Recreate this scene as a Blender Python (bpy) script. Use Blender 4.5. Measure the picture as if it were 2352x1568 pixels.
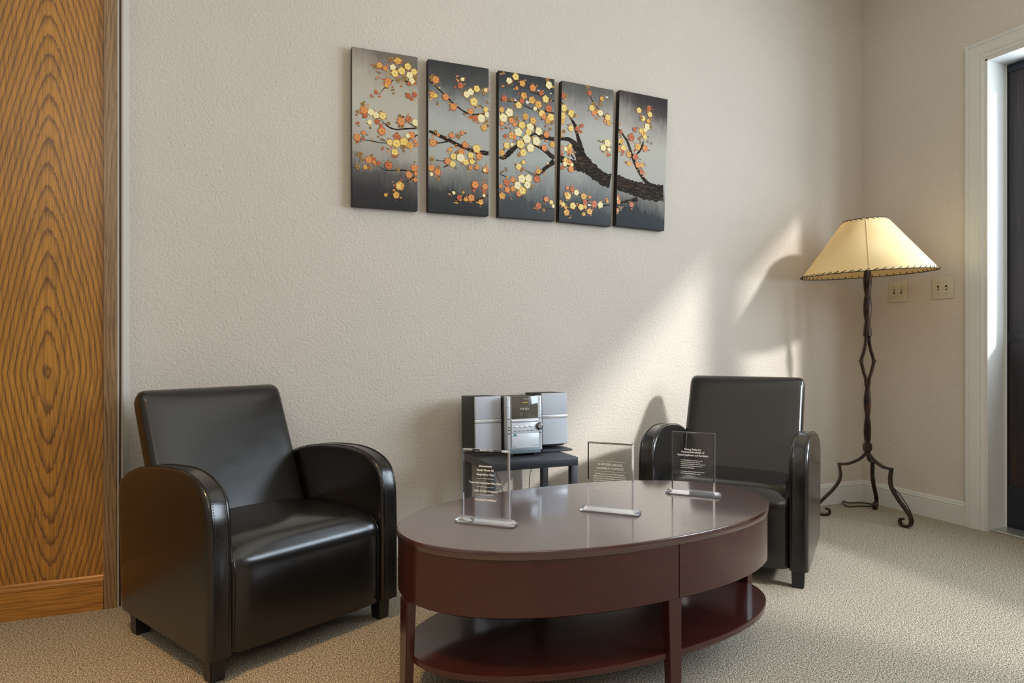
import bpy, bmesh, math, random
from mathutils import Vector, Matrix, Euler
R_ = math.radians
for o in list(bpy.data.objects): bpy.data.objects.remove(o, do_unlink=True)
S = bpy.context.scene
COL = S.collection
random.seed(7)

# ---------------------------------------------------------------- camera
cam_d = bpy.data.cameras.new('camera'); cam = bpy.data.objects.new('camera', cam_d); COL.objects.link(cam)
cam_d.sensor_width = 36.0; cam_d.lens = 1600/2352*36.0; cam_d.clip_start = .05
cam.location = (-3.620, -3.109, 0.970); cam.rotation_euler = (R_(90), 0, R_(-22.6605))
S.camera = cam

# ---------------------------------------------------------------- world, sun, daylight and ceiling lights, exposure
S.view_settings.view_transform = 'Standard'; S.view_settings.look = 'None'
S.view_settings.gamma = 1.0; S.view_settings.use_curve_mapping = False
S.view_settings.exposure = 0.0
w = bpy.data.worlds.new('sky'); S.world = w; w.use_nodes = True
bg = w.node_tree.nodes['Background']; bg.inputs[0].default_value = (.62, .78, 1.0, 1); bg.inputs[1].default_value = 1.1

def light(name, kind, loc, energy, color, direction=None, **kw):
    d = bpy.data.lights.new(name, kind); d.energy = energy; d.color = color
    for k, v in kw.items(): setattr(d, k, v)
    o = bpy.data.objects.new(name, d); COL.objects.link(o); o.location = loc
    if direction is not None: o.rotation_euler = Vector(direction).to_track_quat('-Z', 'Y').to_euler()
    return o
SUN_DIR = Vector((-.645, 1.0, -.640)).normalized()
light('sun', 'SUN', (3, -4, 4), 3.9, (1.0, .985, .975), SUN_DIR, angle=R_(4.0))
# hazy daylight that comes in through the glazed door and the side window in the right wall
light('window_daylight', 'AREA', (.40, -3.05, 1.80), 165, (.74, .87, 1.0), (-1, 0, -.05), shape='RECTANGLE', size=2.3, size_y=1.6)
light('door_daylight', 'AREA', (.40, -1.22, 1.66), 40, (.76, .88, 1.0), (-1, 0, -.05), shape='RECTANGLE', size=.7, size_y=1.3)
# warm ceiling lights of the lobby, then one added spot
light('ceiling_light', 'AREA', (-3.5, -3.2, 3.28), 46, (1.0, .86, .68), (0, 0, -1), shape='RECTANGLE', size=6.0, size_y=5.2)
light('ceiling_light_lobby', 'AREA', (-4.2, -5.6, 3.0), 44, (1.0, .90, .78), (.1, 1, -.45), shape='RECTANGLE', size=2.8, size_y=1.4)
light('added_warm_spot', 'SPOT', (-4.4, -2.1, 3.2), 250, (1.0, .60, .24), (.55, .55, -3.2), spot_size=R_(54), spot_blend=.9, shadow_soft_size=.18)  # added unseen spot that warms the carpet at the left, no known fixture

# ---------------------------------------------------------------- helpers
def tag(o, label=None, cat=None, group=None, kind=None):
    if label: o['label'] = label
    if cat: o['category'] = cat
    if group: o['group'] = group
    if kind: o['kind'] = kind
    return o
def empty(name, loc=(0,0,0), rz=0, rot=None):
    o = bpy.data.objects.new(name, None); COL.objects.link(o); o.location = loc
    o.rotation_euler = rot if rot else (0, 0, rz); o.empty_display_size = .1
    return o
def link(name, me, mats, parent=None, smooth=None):
    o = bpy.data.objects.new(name, me); COL.objects.link(o)
    for m in (mats if isinstance(mats, (list, tuple)) else [mats]): me.materials.append(m)
    if parent: o.parent = parent
    return o
def obj(name, bm, mats, parent=None, smooth=35, loc=None):
    bmesh.ops.recalc_face_normals(bm, faces=bm.faces[:])
    me = bpy.data.meshes.new(name); bm.to_mesh(me); bm.free()
    if smooth:
        for p in me.polygons: p.use_smooth = True
        try: me.set_sharp_from_angle(angle=R_(smooth))
        except Exception: pass
    o = link(name, me, mats, parent)
    if loc: o.location = loc
    return o
def struct(name, bm, mats, smooth=None):
    o = obj(name, bm, mats, None, smooth); o['kind'] = 'structure'; return o
def box(bm, x0, x1, y0, y1, z0, z1, bev=0, seg=2, mi=0, rot=None):
    vs = [bm.verts.new((x, y, z)) for x in (x0, x1) for y in (y0, y1) for z in (z0, z1)]
    fs = [bm.faces.new([vs[i] for i in q]) for q in ((0,1,3,2),(4,6,7,5),(0,4,5,1),(2,3,7,6),(0,2,6,4),(1,5,7,3))]
    for f in fs: f.material_index = mi
    if bev:
        es = list({e for f in fs for e in f.edges})
        r = bmesh.ops.bevel(bm, geom=es, offset=bev, segments=seg, profile=.5, affect='EDGES', clamp_overlap=True)
        for f in r['faces']: f.material_index = mi
        vs = list({v for f in r['faces'] for v in f.verts} | {v for v in vs if v.is_valid})
    if rot is not None:
        M, piv = rot
        for v in vs:
            if v.is_valid: v.co = M @ (v.co - Vector(piv)) + Vector(piv)
    return vs
def newbox(*a, **k):
    bm = bmesh.new(); box(bm, *a, **k); return bm
def loft(bm, rings, close=True, caps=True, mi=0):
    R = [[bm.verts.new(p) for p in r] for r in rings]
    n = len(rings[0])
    for a, b in zip(R, R[1:]):
        for i in range(n if close else n-1):
            j = (i+1) % n
            f = bm.faces.new((a[i], a[j], b[j], b[i])); f.material_index = mi
    if caps:
        for r in (R[0], R[-1]):
            try: bm.faces.new(r).material_index = mi
            except ValueError: pass
    return R
def tube(bm, pts, rad, n=8, closed=False, flat=None, up=None, mi=0, twist=0, caps=True):
    pts = [Vector(p) for p in pts]; rings = []
    N = len(pts); prev = None
    for i, p in enumerate(pts):
        if closed: t = (pts[(i+1) % N] - pts[i-1])
        else: t = pts[min(i+1, N-1)] - pts[max(i-1, 0)]
        if t.length < 1e-9: t = Vector((0,0,1))
        t.normalize()
        if prev is None:
            u = Vector(up) if up else (Vector((0,0,1)) if abs(t.z) < .9 else Vector((1,0,0)))
        else: u = prev
        u = (u - t*u.dot(t)).normalized(); prev = u
        v = t.cross(u)
        r = rad[i] if isinstance(rad, (list, tuple)) else rad
        tw = twist*i/(N-1) if twist else 0
        ring = []
        for k in range(n):
            a = 2*math.pi*k/n + (math.pi/n if n == 4 else 0)
            cu, cv = math.cos(a), math.sin(a)
            if n == 4: cu *= 1.414; cv *= 1.414
            if flat: cu *= flat[0]; cv *= flat[1]
            c, s = math.cos(tw), math.sin(tw)
            cu, cv = cu*c-cv*s, cu*s+cv*c
            ring.append(p + (u*cu + v*cv)*r)
        rings.append(ring)
    if closed: rings.append(rings[0])
    if closed:
        R = [[bm.verts.new(q) for q in r] for r in rings[:-1]]; R.append(R[0])
        for a, b in zip(R, R[1:]):
            for i in range(n):
                bm.faces.new((a[i], a[(i+1)%n], b[(i+1)%n], b[i])).material_index = mi
    else: loft(bm, rings, mi=mi, caps=caps)
def catmull(P, k=8, closed=False):
    P = [Vector(p) for p in P]; out = []; n = len(P)
    rng = range(n) if closed else range(n-1)
    for i in rng:
        g = (lambda j: P[j % n]) if closed else (lambda j: P[max(0, min(n-1, j))])
        a, b, c, d = g(i-1), g(i), g(i+1), g(i+2)
        for s in range(k):
            t = s/k
            out.append(.5*((2*b)+(c-a)*t+(2*a-5*b+4*c-d)*t*t+(3*b-a-3*c+d)*t**3))
    if not closed: out.append(P[-1])
    return out
def lathe(bm, prof, n=32, c=(0,0), mi=0):
    rings = [[(c[0]+r*math.cos(2*math.pi*k/n), c[1]+r*math.sin(2*math.pi*k/n), z) for k in range(n)] for r, z in prof]
    loft(bm, rings, mi=mi)

# ---------------------------------------------------------------- materials
def mat(name, base=(.5,.5,.5), rough=.5, metal=0, spec=.5, coat=0, coat_r=.1):
    m = bpy.data.materials.new(name); m.use_nodes = True
    b = m.node_tree.nodes['Principled BSDF']
    b.inputs['Base Color'].default_value = (*base, 1); b.inputs['Roughness'].default_value = rough
    b.inputs['Metallic'].default_value = metal; b.inputs['Specular IOR Level'].default_value = spec
    b.inputs['Coat Weight'].default_value = coat; b.inputs['Coat Roughness'].default_value = coat_r
    return m
class NT:
    def __init__(s, m): s.t = m.node_tree; s.b = s.t.nodes.get('Principled BSDF')
    def n(s, typ, **kw):
        nd = s.t.nodes.new(typ)
        for k, v in kw.items():
            if k.startswith('i_'):
                nd.inputs[k[2:].replace('_', ' ')].default_value = v
            else: setattr(nd, k, v)
        return nd
    def l(s, a, b): s.t.links.new(a, b)
    def coord(s, scale=(1,1,1), rot=(0,0,0), kind='Object'):
        c = s.n('ShaderNodeTexCoord'); mp = s.n('ShaderNodeMapping')
        mp.inputs['Scale'].default_value = scale; mp.inputs['Rotation'].default_value = rot
        s.l(c.outputs[kind], mp.inputs['Vector']); return mp.outputs['Vector']
    def noise(s, vec, scale, detail=2, rough=.5, dist=0):
        nd = s.n('ShaderNodeTexNoise'); s.l(vec, nd.inputs['Vector'])
        nd.inputs['Scale'].default_value = scale; nd.inputs['Detail'].default_value = detail
        nd.inputs['Roughness'].default_value = rough; nd.inputs['Distortion'].default_value = dist
        return nd.outputs['Fac']
    def ramp(s, fac, stops, interp='LINEAR'):
        r = s.n('ShaderNodeValToRGB'); r.color_ramp.interpolation = interp
        el = r.color_ramp.elements
        while len(el) > 1: el.remove(el[-1])
        el[0].position = stops[0][0]; el[0].color = (*stops[0][1], 1)
        for p, c in stops[1:]:
            e = el.new(p); e.color = (*c, 1)
        s.l(fac, r.inputs['Fac']); return r.outputs['Color']
    def math(s, op, a, b=None, clamp=False):
        nd = s.n('ShaderNodeMath', operation=op); nd.use_clamp = clamp
        for i, v in enumerate((a, b)):
            if v is None: continue
            if hasattr(v, 'node'): s.l(v, nd.inputs[i])
            else: nd.inputs[i].default_value = v
        return nd.outputs[0]
    def mix(s, fac, a, b, mode='MIX'):
        nd = s.n('ShaderNodeMix', data_type='RGBA', blend_type=mode)
        for k, v in ((0, fac), (6, a), (7, b)):
            if hasattr(v, 'node'): s.l(v, nd.inputs[k])
            else: nd.inputs[k].default_value = v if k == 0 else (*v, 1)
        return nd.outputs[2]
    def bump(s, h, strength, dist=.002, to=None):
        nd = s.n('ShaderNodeBump'); nd.inputs['Strength'].default_value = strength; nd.inputs['Distance'].default_value = dist
        s.l(h, nd.inputs['Height']); s.l(nd.outputs['Normal'], (to or s.b).inputs['Normal']); return nd
    def col(s, c): s.l(c, s.b.inputs['Base Color'])

# painted, orange-peel textured wall
def wall_mat(name, base):
    m = mat(name, base, .85, spec=.25); t = NT(m); v = t.coord()
    a = t.noise(v, 92, 2.0, .5, .7); b = t.noise(v, 210, 2, .5)
    h = t.math('ADD', t.math('SMOOTH_MIN', a, .58), t.math('MULTIPLY', b, .18))
    t.bump(h, 1.0, .0056)
    big = t.noise(v, 1.3, 3, .5)
    t.col(t.ramp(big, [(.3, tuple(c*.965 for c in base)), (.7, tuple(min(1, c*1.03) for c in base))]))
    return m
M = {}
M['wall'] = wall_mat('beige textured wall paint', (.60, .545, .475))
M['ceil'] = mat('ceiling paint', (.75, .72, .66), .9)
M['trim'] = mat('white trim paint', (.62, .615, .58), .42)
t = NT(M['trim']); t.bump(t.noise(t.coord(), 40, 3), .15, .001)
# carpet
m = M['carpet'] = mat('beige flecked carpet', (.4, .35, .28), .95, spec=.1); t = NT(m); v = t.coord()
a = t.noise(v, 350, 1.5, .6); b = t.noise(v, 180, 1, .5); big = t.noise(v, 1.6, 4, .55)
fl = t.math('ADD', t.math('MULTIPLY', a, .72), t.math('MULTIPLY', b, .28))
c = t.ramp(fl, [(.40, (.024, .018, .012)), (.465, (.14, .11, .074)), (.52, (.43, .375, .285)), (.60, (.76, .70, .59))])
c = t.mix(.12, c, t.ramp(big, [(.35, (.33, .275, .20)), (.65, (.44, .38, .29))]))
t.col(c); t.bump(fl, .9, .004)
# oak
def oak(name, light_c, dark_c, x0, zc, tau, freq, d0=.05, wob=.05, axis='Z', grain=1.0):
    m = mat(name, light_c, .38, spec=.4, coat=.25, coat_r=.25); t = NT(m); c = t.n('ShaderNodeTexCoord')
    sep = t.n('ShaderNodeSeparateXYZ'); t.l(c.outputs['Object'], sep.inputs[0])
    X, Z = (sep.outputs['X'], sep.outputs['Z']) if axis == 'Z' else (sep.outputs['Z'], sep.outputs['X'])
    vlow = t.coord((1.6, 1.6, .8) if axis == 'Z' else (.8, 1.6, 1.6))
    n1 = t.math('SUBTRACT', t.noise(vlow, 2.4, 2, .5), .5)
    vmid = t.coord((9, 9, 2.2) if axis == 'Z' else (2.2, 9, 9))
    n2 = t.math('SUBTRACT', t.noise(vmid, 2.2, 2, .5), .5)
    vj = t.coord((60, 60, 9) if axis == 'Z' else (9, 60, 60))
    n3 = t.math('SUBTRACT', t.noise(vj, 3, 2, .6), .5)
    dx = t.math('ADD', t.math('SUBTRACT', X, x0), t.math('MULTIPLY', n1, wob))
    dz = t.math('SUBTRACT', Z, zc)
    r = t.math('SQRT', t.math('ADD', t.math('MULTIPLY', dx, dx), d0*d0))
    # cathedral arches above and below the eye of the figure
    az = t.math('ABSOLUTE', dz)
    g = t.math('ADD', r, t.math('MULTIPLY', t.math('POWER', az, 1.15), tau))
    g = t.math('ADD', g, t.math('MULTIPLY', n1, wob*.8))
    g = t.math('ADD', g, t.math('MULTIPLY', n2, wob*.14))
    kz = t.math('ADD', t.math('MULTIPLY', t.math('SUBTRACT', 1.0, t.math('MULTIPLY', t.math('ABSOLUTE', dx), 9.0), clamp=True), .0095), .0016)
    g = t.math('ADD', g, t.math('MULTIPLY', n3, kz))
    fr = t.math('FRACT', t.math('MULTIPLY', g, freq))
    line = t.ramp(fr, [(0, (.10,)*3), (.12, (.0,)*3), (.55, (0,)*3), (.78, (.55,)*3), (.90, (1,)*3), (.97, (.9,)*3), (1, (.12,)*3)])
    pore = t.noise(t.coord((260, 260, 7) if axis == 'Z' else (7, 260, 260)), 1, 3, .6)
    pl_ = t.ramp(pore, [(.38, (.58,)*3), (.56, (1.0,)*3)])
    tone = t.noise(t.coord((3, 3, .8) if axis == 'Z' else (.8, 3, 3)), 1.5, 3)
    base = t.mix(tone, tuple(x*.86 for x in light_c), tuple(min(1, x*1.14) for x in light_c))
    col = t.mix(t.math('MULTIPLY', line, .92*grain), base, dark_c)
    col = t.mix(1.0, col, pl_, 'MULTIPLY')
    t.col(col); t.bump(pore, .12, .0006); return m
M['oak'] = oak('honey oak veneer', (.46, .205, .030), (.15, .062, .014), -4.185, .86, .21, 56, .028, .030)
M['oak_edge'] = oak('weathered oak board', (.30, .175, .075), (.12, .07, .032), -3.93, 1.0, .05, 95, .05, .10, grain=.7)
M['oak_base'] = oak('oak base moulding', (.47, .20, .035), (.20, .09, .02), .05, -4.6, .10, 18, .05, .10, axis='X', grain=.45)
# leather
m = M['leather'] = mat('dark brown leather', (.0075, .0068, .0064), .26, spec=.5, coat=.35, coat_r=.14); t = NT(m); v = t.coord()
vo = t.n('ShaderNodeTexVoronoi', feature='DISTANCE_TO_EDGE'); t.l(v, vo.inputs['Vector']); vo.inputs['Scale'].default_value = 420
h = t.math('ADD', t.math('MULTIPLY', vo.outputs['Distance'], .25), t.math('MULTIPLY', t.noise(v, 11, 2), .9))
t.bump(h, .20, .003)
sc = t.noise(t.coord((2, 9, 5), (.5, .6, .9)), 4, 3, .6)
t.l(t.ramp(sc, [(.35, (.20,)*3), (.7, (.25,)*3)]), t.b.inputs['Roughness'])
M['thread'] = mat('grey stitching', (.045, .042, .04), .6)
M['black_wood'] = mat('black lacquered wood', (.010, .010, .011), .32)
# mahogany
m = M['mahogany'] = mat('dark cherry wood', (.06, .02, .015), .28, spec=.6, coat=1.0, coat_r=.09); t = NT(m); t.b.inputs['Coat IOR'].default_value = 1.95
g = t.noise(t.coord((3, 34, 34)), 3, 4, .62); b2 = t.noise(t.coord((1, 3, 3)), 2, 3)
t.col(t.mix(t.math('MULTIPLY', b2, .5), t.ramp(g, [(.3, (.030, .0058, .0045)), (.6, (.049, .0095, .0065)), (.8, (.068, .014, .0085))]), (.040, .009, .0075)))
t.bump(g, .06, .001)
M['mahogany_top'] = M['mahogany'].copy(); M['mahogany_top'].name = 'polished cherry tabletop'
M['mahogany_top'].node_tree.nodes['Principled BSDF'].inputs['Coat IOR'].default_value = 1.75
M['mahogany'].node_tree.nodes['Principled BSDF'].inputs['Coat IOR'].default_value = 1.5
M['mahogany'].node_tree.nodes['Principled BSDF'].inputs['Specular IOR Level'].default_value = .30
M['mahogany'].node_tree.nodes['Principled BSDF'].inputs['Coat Weight'].default_value = .7
# iron
m = M['iron'] = mat('dark bronzed wrought iron', (.045, .026, .019), .34, metal=.55, spec=.5); t = NT(m)
n_ = t.noise(t.coord(), 26, 4, .6)
t.col(t.ramp(n_, [(.35, (.018, .013, .011)), (.6, (.06, .032, .022)), (.8, (.10, .05, .03))])); t.bump(n_, .25, .002)
M['cord'] = mat('black rubber cord', (.008, .008, .008), .45)
M['lace'] = mat('dark leather lacing', (.02, .013, .010), .7)
# parchment shade: diffuse plus translucent
m = M['shade'] = bpy.data.materials.new('cream parchment'); m.use_nodes = True; t = NT(m); nt = m.node_tree
nt.nodes.remove(t.b); out = nt.nodes['Material Output']
d = t.n('ShaderNodeBsdfDiffuse'); tr = t.n('ShaderNodeBsdfTranslucent'); mx = t.n('ShaderNodeMixShader'); mx.inputs[0].default_value = .30
cn = t.ramp(t.noise(t.coord(), 9, 4), [(.3, (.93, .74, .38)), (.7, (.96, .81, .47))])
t.l(cn, d.inputs[0]); tr.inputs[0].default_value = (.95, .52, .12, 1)
t.l(d.outputs[0], mx.inputs[1]); t.l(tr.outputs[0], mx.inputs[2]); t.l(mx.outputs[0], out.inputs[0])
M['ivory'] = mat('ivory plastic', (.55, .51, .38), .4)
M['screw'] = mat('painted screw head', (.25, .23, .17), .45)
M['dark_slot'] = mat('dark slot', (.03, .03, .025), .6)
# acrylic
def glass(name, tint=(1, 1, 1), rough=0.0, ior=1.46):
    m = bpy.data.materials.new(name); m.use_nodes = True; t = NT(m); nt = m.node_tree
    nt.nodes.remove(t.b); g = t.n('ShaderNodeBsdfGlass'); g.inputs['Color'].default_value = (*tint, 1)
    g.inputs['Roughness'].default_value = rough; g.inputs['IOR'].default_value = ior
    t.l(g.outputs[0], nt.nodes['Material Output'].inputs[0]); return m
M['acrylic'] = glass('clear acrylic', (.985, .99, .995))
M['acrylic_base'] = glass('polished acrylic bar', (.98, .99, 1.0)); t = NT(M['acrylic_base']); nt = M['acrylic_base'].node_tree
gl = [q for q in nt.nodes if q.type == 'BSDF_GLASS'][0]; df = t.n('ShaderNodeBsdfDiffuse'); df.inputs[0].default_value = (.85, .88, .95, 1)
mx = t.n('ShaderNodeMixShader'); mx.inputs[0].default_value = .09
M['acrylic_rim'] = None
t.l(gl.outputs[0], mx.inputs[1]); t.l(df.outputs[0], mx.inputs[2]); t.l(mx.outputs[0], nt.nodes['Material Output'].inputs[0])
M['acrylic_rim'] = M['acrylic_base'].copy(); M['acrylic_rim'].name = 'cut acrylic edge'
[q for q in M['acrylic_rim'].node_tree.nodes if q.type == 'MIX_SHADER'][0].inputs[0].default_value = .55
M['lettering'] = mat('white lettering', (1, 1, 1), .5)
def pane(name):
    m = bpy.data.materials.new(name); m.use_nodes = True; t = NT(m); nt = m.node_tree
    nt.nodes.remove(t.b); a = t.n('ShaderNodeBsdfTransparent'); g = t.n('ShaderNodeBsdfGlossy'); g.inputs['Roughness'].default_value = .02
    mx = t.n('ShaderNodeMixShader'); mx.inputs[0].default_value = .07
    t.l(a.outputs[0], mx.inputs[1]); t.l(g.outputs[0], mx.inputs[2]); t.l(mx.outputs[0], nt.nodes['Material Output'].inputs[0]); return m
M['pane'] = pane('window glass')
# dark door wood
m = M['door_dark'] = mat('near black stained door', (.008, .011, .020), .35); t = NT(m)
m = M['door_grain'] = mat('dark walnut door panel', (.03, .015, .012), .38); t = NT(m)
g = t.noise(t.coord((70, 70, 2.2)), 1.2, 4, .6)
t.col(t.ramp(g, [(.42, (.009, .009, .014)), (.60, (.026, .014, .014)), (.78, (.085, .034, .022))]))
M['alu'] = mat('aluminium threshold', (.55, .55, .52), .35, metal=.8)
M['black_panel'] = mat('black laminate', (.020, .023, .030), .42)
M['spk_black'] = mat('black vinyl cabinet', (.028, .027, .024), .55)
M['spk_grille'] = mat('silver grey speaker cloth', (.50, .53, .58), .6)
M['silver'] = mat('silver plastic', (.60, .63, .66), .32, metal=.25)
M['silver_bright'] = mat('polished silver strip', (.85, .86, .88), .22, metal=.5)
M['silver_panel'] = mat('pale silver panel', (.66, .71, .76), .35, metal=.1)
M['grey_base'] = mat('grey blue plastic', (.14, .18, .21), .4)
M['display'] = mat('smoked display window', (.10, .09, .07), .08, spec=.9)
M['knob'] = mat('dark chrome knob', (.12, .12, .12), .25, metal=.9)
M['teal'] = mat('teal print', (.05, .22, .26), .5)
M['print_dark'] = mat('dark print', (.12, .13, .14), .5)
M['print_light'] = mat('pale print', (.75, .75, .72), .5)
M['orange'] = mat('orange print', (.75, .42, .06), .5)
M['red'] = mat('red plastic', (.55, .02, .02), .4)

# text as flat mesh lettering, laid in the local xz plane facing -y
def text(name, s, x, y, z, cap, width, m, parent, align='CENTER', bold=.012, merge=None):
    cu = bpy.data.curves.new(name, 'FONT'); cu.body = s; cu.size = 1.0; cu.align_x = align; cu.offset = bold
    cu.resolution_u = 3
    tmp = bpy.data.objects.new('tmp', cu); COL.objects.link(tmp)
    bpy.context.view_layer.update()
    me = bpy.data.meshes.new_from_object(tmp.evaluated_get(bpy.context.evaluated_depsgraph_get()))
    bpy.data.objects.remove(tmp, do_unlink=True)
    xs = [v.co.x for v in me.vertices]
    if not xs: return None
    k = width/(max(xs)-min(xs)); kz = cap/.70
    off = 0 if align == 'CENTER' else min(xs)
    cx = (max(xs)+min(xs))/2 if align == 'CENTER' else min(xs)
    for v in me.vertices:
        a, b = v.co.x, v.co.y
        v.co = Vector((x+(a-cx)*k, y, z+b*kz))
    if merge is not None: merge.append(me); return None
    return link(name, me, m, parent)
def join_text(name, meshes, m, parent, extra=None):
    bm = bmesh.new()
    for me in meshes: bm.from_mesh(me)
    if extra: extra(bm)
    me = bpy.data.meshes.new(name); bm.to_mesh(me); bm.free()
    return link(name, me, m, parent)

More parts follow.
